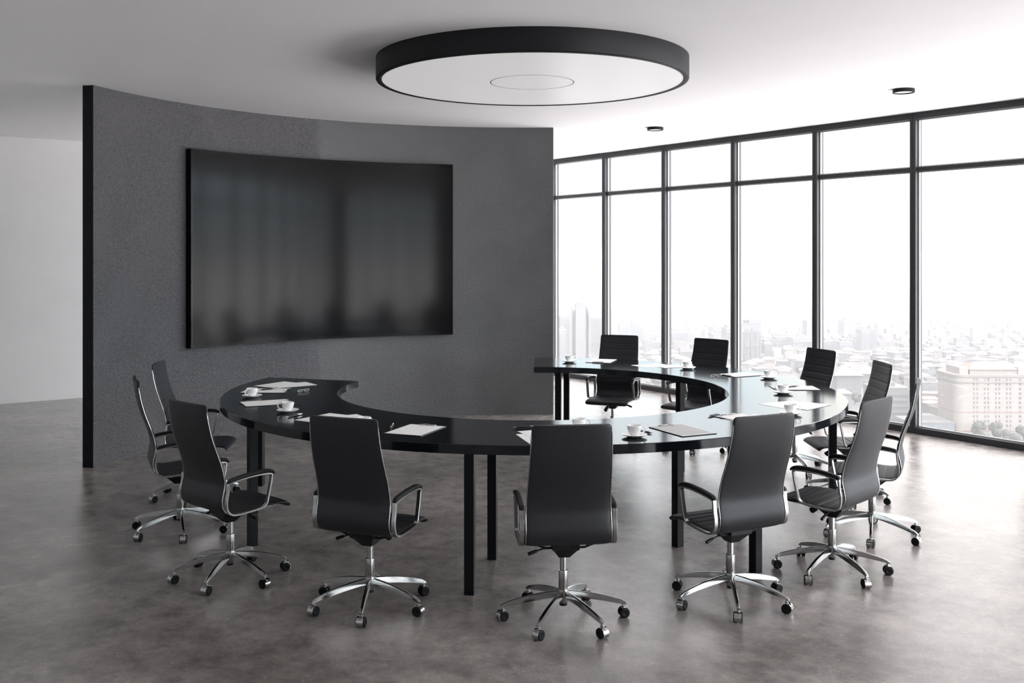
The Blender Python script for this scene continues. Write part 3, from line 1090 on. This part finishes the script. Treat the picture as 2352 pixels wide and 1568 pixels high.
def block(name, px0, px1, py, depth, m, label, thick=18.0, rot=0.0, cat='building', group=None, extras=None, m2='city_window', stripes=None):
    """a building with its front at the given depth, between two columns of the picture, top at py"""
    x0, x1 = (px0 - 1176) / F * depth, (px1 - 1176) / F * depth
    w, h = x1 - x0, top_z(py, depth) - GZ
    r = empty(name, ((x0 + x1) / 2, depth, GZ), rotz=rot, label=label, cat=cat, group=group)
    q = MB()
    q.box((-w / 2, 0, 0), (w / 2, thick, h))
    q.build('wall', m, r)
    rf = MB()
    rf.box((-w / 2 - 0.3, -0.3, h), (w / 2 + 0.3, thick + 0.3, h + 0.8))
    rf.box((-w * 0.22, thick * 0.3, h + 0.8), (w * 0.2, thick * 0.7, h + 3.4))
    rf.build('roof', 'city_roof', r)
    if stripes:
        kind, n = stripes
        for k in range(n):
            s_ = MB()
            if kind == 'h':
                z = h - 3.5 - k * 3.6
                s_.box((-w / 2 + 0.6, -0.25, z - 1.5), (w / 2 - 0.6, 0.0, z))
            else:
                xx = -w / 2 + w * (k + 0.5) / n
                s_.box((xx - w * 0.22 / n, -0.25, 2), (xx + w * 0.22 / n, 0.0, h - 2.5))
            s_.build('window_band', m2, r)
    return r, w, h

def stepped_tower():
    d = 900.0
    X = lambda px: (px - 1332) / F * d
    r = empty('skyscraper', (*city_at(1332, d)[:2], GZ), label='white stepped tower with banded wings, seen through the window next to the dark wall', cat='skyscraper')
    Z = lambda py: top_z(py, d) - GZ
    q = MB()
    q.box((X(1322), -3, 0), (X(1345), 16, Z(699)))
    q.box((X(1325), -2, 0), (X(1342), 14, Z(693)))
    q.build('core', 'city_wall', r)
    for (a, c, py) in ((1262, 1322, 726), (1345, 1392, 729)):
        w_ = MB()
        w_.box((X(a), 0, 0), (X(c), 18, Z(py)))
        w_.build('wing', 'city_wall', r)
        k = 0
        zz = Z(py) - 2.2
        while zz > 12 and k < 24:
            s_ = MB()
            s_.box((X(a) + 0.3, -0.4, zz - 0.75), (X(c) - 0.3, 0.0, zz + 0.75))
            s_.build('window_band', 'city_window', r)
            zz -= 1.75; k += 1
    for (a, c, py) in ((1308, 1322, 714), (1314, 1322, 706), (1345, 1352, 708), (1345, 1349, 703), (1345, 1358, 717)):
        s_ = MB()
        s_.box((X(a), -1, 0), (X(c), 14, Z(py)))
        s_.build('setback', 'city_wall', r)
stepped_tower()

def window_grid(r, x0, x1, z0, z1, nx, nz, ww, wh, y=-0.15, m='city_window', pair=0.0):
    proto = MB()
    proto.box((-ww / 2, y, -wh / 2), (ww / 2, 0.05, wh / 2))
    first = None
    for i in range(nx):
        for k in range(nz):
            if first is None:
                o = first = proto.build('window', m, r)
            else:
                o = first.copy(); col.objects.link(o); o.parent = r
            xx = x0 + (x1 - x0) * i / max(1, nx - 1)
            if pair:
                xx = x0 + (x1 - x0) * (i // 2) / max(1, nx // 2 - 1) + (pair / 2 if i % 2 else -pair / 2)
            o.location = (xx, 0, z0 + (z1 - z0) * k / max(1, nz - 1))

def cream_hotel():
    d = 560.0
    m = PXM(d)
    x0 = (2196 - 1176) / F * d
    x1 = x0 + 62
    h = top_z(866, d) - GZ
    r = empty('apartment_building', (x0, d, GZ), label='cream apartment block with paired window columns and faded red roof, at the right', cat='building')
    q = MB()
    ring = lambda z, g: [(5 + (-5 - g) * cos(u), 5 + (-5 - g) * sin(u), z) for u in [PI / 2 * k / 8 for k in range(9)]] + [(62 + g, -g, z), (62 + g, 24 + g, z), (-g, 24 + g, z)]
    q.loft([ring(0, 0), ring(h, 0)], 0, False)
    q.build('wall', 'city_cream', r)
    q = MB()
    q.loft([ring(h - 3.2, 0.5), ring(h - 2.2, 0.7), ring(h - 2.2, 0.0)], 0, False)
    q.loft([ring(h, 0.6), ring(h + 1.3, 0.9), ring(h + 1.3, 0.0)], 0, False)
    q.build('cornice', 'city_cream', r)
    q = MB()
    q.box((9, 3, h + 1.2), (36, 20, h + 4.0)); q.box((3, 2.5, h + 1.2), (8, 20, h + 5.2)); q.box((36, 2, h + 1.2), (45, 20, h + 5.2))
    q.build('penthouse', 'city_cream', r)
    q = MB()
    for a, c in ((8.6, 36.4), (45.0, 62)):
        q.loft([[(a - .3, 2, h + 4.0), (c + .3, 2, h + 4.0), (c + .3, 21, h + 4.0), (a - .3, 21, h + 4.0)], [(a + 6, 11, h + 7.5), (c - 5, 11, h + 7.5), (c - 5, 12, h + 7.5), (a + 6, 12, h + 7.5)]], 0, False)
    q.build('roof', 'city_pink', r)
    q = MB()
    for z in (h - 20, h - 30.5):
        q.loft([ring(z, 0.15), ring(z + 0.35, 0.25), ring(z + 0.7, 0.15)], 0, False)
    q.build('string_course', 'city_pink', r)
    window_grid(r, 11, 29.6, h - 35, h - 1.4, 8, 14, 0.75, 1.35, pair=1.9)
    window_grid(r, 36, 41, h - 35, h - 1.4, 2, 14, 1.4, 1.4)
cream_hotel()

def grey_highrise():
    d = 900.0
    r, w, h = block('highrise', 1702, 1749, 745, d, 'city_grey', 'grey and white high-rise with a slatted crown beyond the fourth window', 20)
    q = MB()
    q.box((-w * 0.28, -0.8, 0), (-w * 0.14, 0, h - 4)); q.box((-w * 0.02, -0.8, 0), (w * 0.12, 0, h - 3)); q.box((w * 0.2, -0.8, 0), (w * 0.30, 0, h - 6))
    q.build('pier', 'city_wall', r)
    q = MB()
    q.box((-w * 0.1, -0.5, h + 0.5), (w * 0.5, 10, h + 4.2))
    q.build('crown_screen', 'city_grey', r)
    window_grid(r, -w * 0.35, w * 0.42, 6, h - 8, 6, 9, 1.1, 2.4, y=-1.0)
grey_highrise()

r, w, h = block('school_building', 2090, 2192, 972, 560, 'city_blue', 'low blue-grey block with white roof edge in front of the cream apartments', 22)
window_grid(r, -w * 0.42, w * 0.42, h - 12.5, h - 4.5, 10, 3, 1.5, 1.2)
r, w, h = block('white_block', 2010, 2088, 893, 600, 'city_wall', 'white banded building behind the chairs at the fifth window', 20, stripes=('h', 8))
r, w, h = block('white_office', 2120, 2172, 880, 700, 'city_wall', 'small bright white office with dotted windows left of the cream apartments', 15)
window_grid(r, -w * 0.2, w * 0.42, h - 9, h - 3, 4, 3, 0.9, 1.0)

def pavilion(px0, px1, py, d, label):
    r, w, h = block('pavilion', px0, px1, py, d, 'city_wall', label, 24)
    q = MB()
    q.loft([[(-w / 2 - 2, -2, h), (w / 2 + 2, -2, h), (w / 2 + 2, 26, h), (-w / 2 - 2, 26, h)], [(-1, 11, h + 5.5), (1, 11, h + 5.5), (1, 13, h + 5.5), (-1, 13, h + 5.5)]], 0, False)
    q.build('hip_roof', 'city_roof', r)
    window_grid(r, -w * 0.4, w * 0.4, h - 16, h - 3, 6, 5, 1.2, 1.4)
pavilion(1922, 1978, 862, 700, 'white hip-roofed pavilion nearer the far right chairs')
pavilion(1968, 2030, 858, 760, 'white hip-roofed pavilion half behind the ribbed chair at the right')

SKY = [  # px0, px1, top, depth, material, label, stripes
    (1424, 1446, 746, 1050, 'city_grey', 'pale gridded tower with a crown, left in the second window', ('v', 6)),
    (1452, 1476, 740, 1150, 'city_blue', 'pale wide tower right of the gridded one in the second window', ('v', 5)),
    (1482, 1496, 783, 1000, 'city_grey', 'short grey slab over the first far chair', ('v', 3)),
    (1541, 1577, 765, 1050, 'city_blue', 'broad pale slab at the left of the third window', ('v', 8)),
    (1578, 1600, 761, 1150, 'city_grey', 'thin pale tower beside the broad slab in the third window', ('v', 4)),
    (1619, 1624, 764, 1100, 'city_grey', 'tiny needle-like block in the third window', None),
    (1634, 1655, 752, 1150, 'city_blue', 'pale domed-looking tower at the right of the third window', ('v', 4)),
    (1638, 1672, 768, 1050, 'city_grey', 'pale low slab above the second far chair', ('v', 6)),
    (1668, 1682, 756, 950, 'city_grey', 'grey tower cut by the third window post', ('h', 6)),
    (1756, 1772, 790, 950, 'city_wall', 'low white building right of the grey high-rise', ('v', 3)),
    (1782, 1822, 775, 1100, 'city_blue', 'pale long apartment slab at the middle of the fourth window', ('v', 9)),
    (1822, 1868, 778, 1080, 'city_grey', 'pale apartment slab left of the fourth window post', ('v', 9)),
    (1780, 1800, 769, 1200, 'city_blue', 'hazy stepped block behind the long slab, left part', None),
    (1806, 1826, 768, 1210, 'city_blue', 'hazy stepped block behind the long slab, middle part', None),
    (1843, 1864, 769, 1220, 'city_grey', 'hazy stepped block behind the long slab, right part', None),
    (1853, 1866, 738, 1150, 'city_blue', 'slim bluish tower touching the fourth window post', None),
    (1806, 1814, 754, 1350, 'city_blue', 'faint far tower over the long slab', None),
    (1892, 1925, 785, 1050, 'city_blue', 'pale fluted slab left in the fifth window', ('v', 8)),
    (1930, 1958, 787, 1012, 'city_grey', 'pale fluted slab beside the first one in the fifth window', ('v', 8)),
    (1938, 1955, 738, 1250, 'city_blue', 'faint tall tower in the fifth window', None),
    (1964, 1980, 783, 1080, 'city_grey', 'faint short block left of the twin-topped tower', ('v', 3)),
    (1979, 1998, 759, 1050, 'city_grey', 'twin-topped grey tower in the fifth window, left half', ('v', 4)),
    (1998, 2015, 757, 1070, 'city_blue', 'twin-topped grey tower in the fifth window, right half', ('v', 4)),
    (2070, 2088, 780, 1150, 'city_grey', 'faint block left of the thick right window post', None),
    (2116, 2126, 775, 1200, 'city_grey', 'faint narrow block right of the thick right window post', None),
    (2233, 2258, 774, 1150, 'city_blue', 'lone faint block on the skyline of the sixth window', None),
    (1283, 1301, 760, 850, 'city_grey', 'ribbed grey tower before the stepped white one', ('v', 6)),
]
for (p0, p1, py, d, m, label, st) in SKY:
    block('tower', p0, p1, py, d, m, label, 16 + random.random() * 10, stripes=st)

# low houses of the sprawl: individual things near, the far ones as one mass
def house_mesh(k):
    rnd = random.Random(100 + k)
    w, dp, h = 8 + 5.5 * rnd.random(), 7.5 + 5 * rnd.random(), 4 + 6 * rnd.random()
    q = MB()
    q.box((-w / 2, -dp / 2, 0), (w / 2, dp / 2, h), 0)
    n = 2 + int(rnd.random() * 3)
    for j in range(n):
        xx = -w / 2 + w * (j + 0.5) / n
        q.box((xx - 0.8, -dp / 2 - 0.1, h - 2.6), (xx + 0.8, -dp / 2, h - 1.2), 2)
    e = 0.8
    if k % 3 == 0:
        q.box((-w / 2 - e, -dp / 2 - e, h), (w / 2 + e, dp / 2 + e, h + 0.6), 1)
    else:
        q.loft([[(-w / 2 - e, -dp / 2 - e, h), (w / 2 + e, -dp / 2 - e, h), (w / 2 + e, dp / 2 + e, h), (-w / 2 - e, dp / 2 + e, h)],
                [(-w / 4, -0.3, h + 2.6), (w / 4, -0.3, h + 2.6), (w / 4, 0.3, h + 2.6), (-w / 4, 0.3, h + 2.6)]], 1, False)
    return q
ROOFS = ['city_roof', 'city_dark', 'city_roof', 'city_pink', 'city_dark', 'city_roof', 'city_dark', 'city_roof']
kinds = [house_mesh(k).build('house', [('city_wall', 'city_cream', 'city_wall', 'city_grey')[k % 4], ROOFS[k], 'city_window']) for k in range(8)]
rnd = random.Random(5)
taken = []
def free(x, y, rr):
    return all((x - a) ** 2 + (y - c) ** 2 > (rr + s) ** 2 for a, c, s in taken)
for o in list(col.objects):
    if o.parent is None and o.type == 'EMPTY' and o.location.z < -50:
        taken.append((o.location.x, o.location.y + 11, 19))
taken += [(245 + 8 * k, 572, 19) for k in range(11)]
for p_, d_ in ((2296, 546), (2352, 546), (2326, 526), (2240, 549), (2105, 536), (2160, 535)):
    taken.append(((p_ - 1176) / F * d_, d_, 6))
spots = []
tries = 0
while len(spots) < 240 and tries < 20000:
    tries += 1
    d = 560 + 420 * rnd.random() ** 0.8
    px = 1500 + 850 * rnd.random() if d < 800 else 1290 + 1060 * rnd.random()
    x = (px - 1176) / F * d
    if not free(x, d, 9.2):
        continue
    spots.append((x, d)); taken.append((x, d, 9.2))
spots.sort(key=lambda s: s[1])
for i, (x, y) in enumerate(spots):
    o = kinds[i] if i < 8 else kinds[rnd.randrange(8)].copy()
    if i >= 8:
        col.objects.link(o)
    o.location = (x, y, GZ)
    o.rotation_euler = (0, 0, rad(rnd.choice((-12, 20, 78, 5, 33)) + rnd.random() * 8))
    tag(o, 'low pale house in the hazy sprawl outside the windows', 'house', 'low houses of the hazy city')
far = MB()
for k in range(1500):
    d = 985 + 900 * rnd.random()
    px = 1240 + 1150 * rnd.random()
    x = (px - 1176) / F * d
    w_, dp, h_ = 6 + 8 * rnd.random(), 6 + 7 * rnd.random(), 3 + 5 * rnd.random() + (7 if rnd.random() < 0.06 else 0)
    if not free(x, d + dp / 2, 12):
        continue
    far.box((x - w_ / 2, d, 0), (x + w_ / 2, d + dp, h_), rnd.randrange(3))
tag(far.build('distant_houses', ['city_wall', 'city_roof', 'city_dark'], loc=(0, 0, GZ)), 'mass of faint far houses fading into haze below the skyline', 'houses', kind='stuff')
# trees
def tree_mesh(k):
    rn = random.Random(40 + k)
    q = MB()
    for j in range(7):
        c = (rn.uniform(-3.2, 3.2), rn.uniform(-3, 3), 6 + rn.uniform(-2, 3.5))
        R = rn.uniform(2.0, 3.4)
        rings = []
        for a in range(1, 8):
            th = PI * a / 8
            rings.append([(c[0] + R * sin(th) * cos(2 * PI * s / 10) * rn.uniform(.86, 1.1), c[1] + R * sin(th) * sin(2 * PI * s / 10) * rn.uniform(.86, 1.1), c[2] + R * 0.9 * cos(th)) for s in range(10)])
        q.loft(rings, 0, True, True)
    q.lathe([(0.5, 0), (0.35, 6)], 8, 1)
    return q
tk = [tree_mesh(k).build('tree', ['tree', 'city_dark']) for k in range(3)]
TREES = [(2296, 546), (2352, 546), (2326, 526), (2240, 549), (2105, 536), (2160, 535)]
tp_ = [((p - 1176) / F * d, d) for p, d in TREES]
tries = 0
while len(tp_) < 60 and tries < 5000:
    tries += 1
    d = 570 + 330 * rnd.random()
    px = 1500 + 850 * rnd.random()
    x = (px - 1176) / F * d
    if free(x, d, 7.5):
        tp_.append((x, d)); taken.append((x, d, 7.5))
for i, (x, y) in enumerate(tp_):
    o = tk[i] if i < 3 else tk[i % 3].copy()
    if i >= 3:
        col.objects.link(o)
    o.location = (x, y, GZ)
    s_ = 0.75 + 0.3 * rnd.random()
    o.scale = (s_, s_, s_)
    o.rotation_euler = (0, 0, rnd.random() * 6)
    tag(o, 'dull green tree between the hazy city houses', 'tree', 'trees of the hazy city')

# ------------------------------------------------------------------ haze over the city
hz = bpy.data.materials.new('city_haze')
hz.use_nodes = True
t = hz.node_tree
t.nodes.clear()
o_ = N(t, 'ShaderNodeOutputMaterial')
vsn = N(t, 'ShaderNodeVolumeScatter')
vsn.inputs['Color'].default_value = (HAZE_ALBEDO, HAZE_ALBEDO, HAZE_ALBEDO, 1)
vsn.inputs['Density'].default_value = HAZE_DENSITY
vsn.inputs['Anisotropy'].default_value = 0.0
t.links.new(vsn.outputs[0], o_.inputs['Volume'])
M['haze'] = hz
b = MB()
b.box((-600, 60, -99.5), (2800, 3200, 12))
tag(b.build('city_haze', 'haze', auto=0), 'pale haze hanging over the city outside', 'haze', kind='stuff')
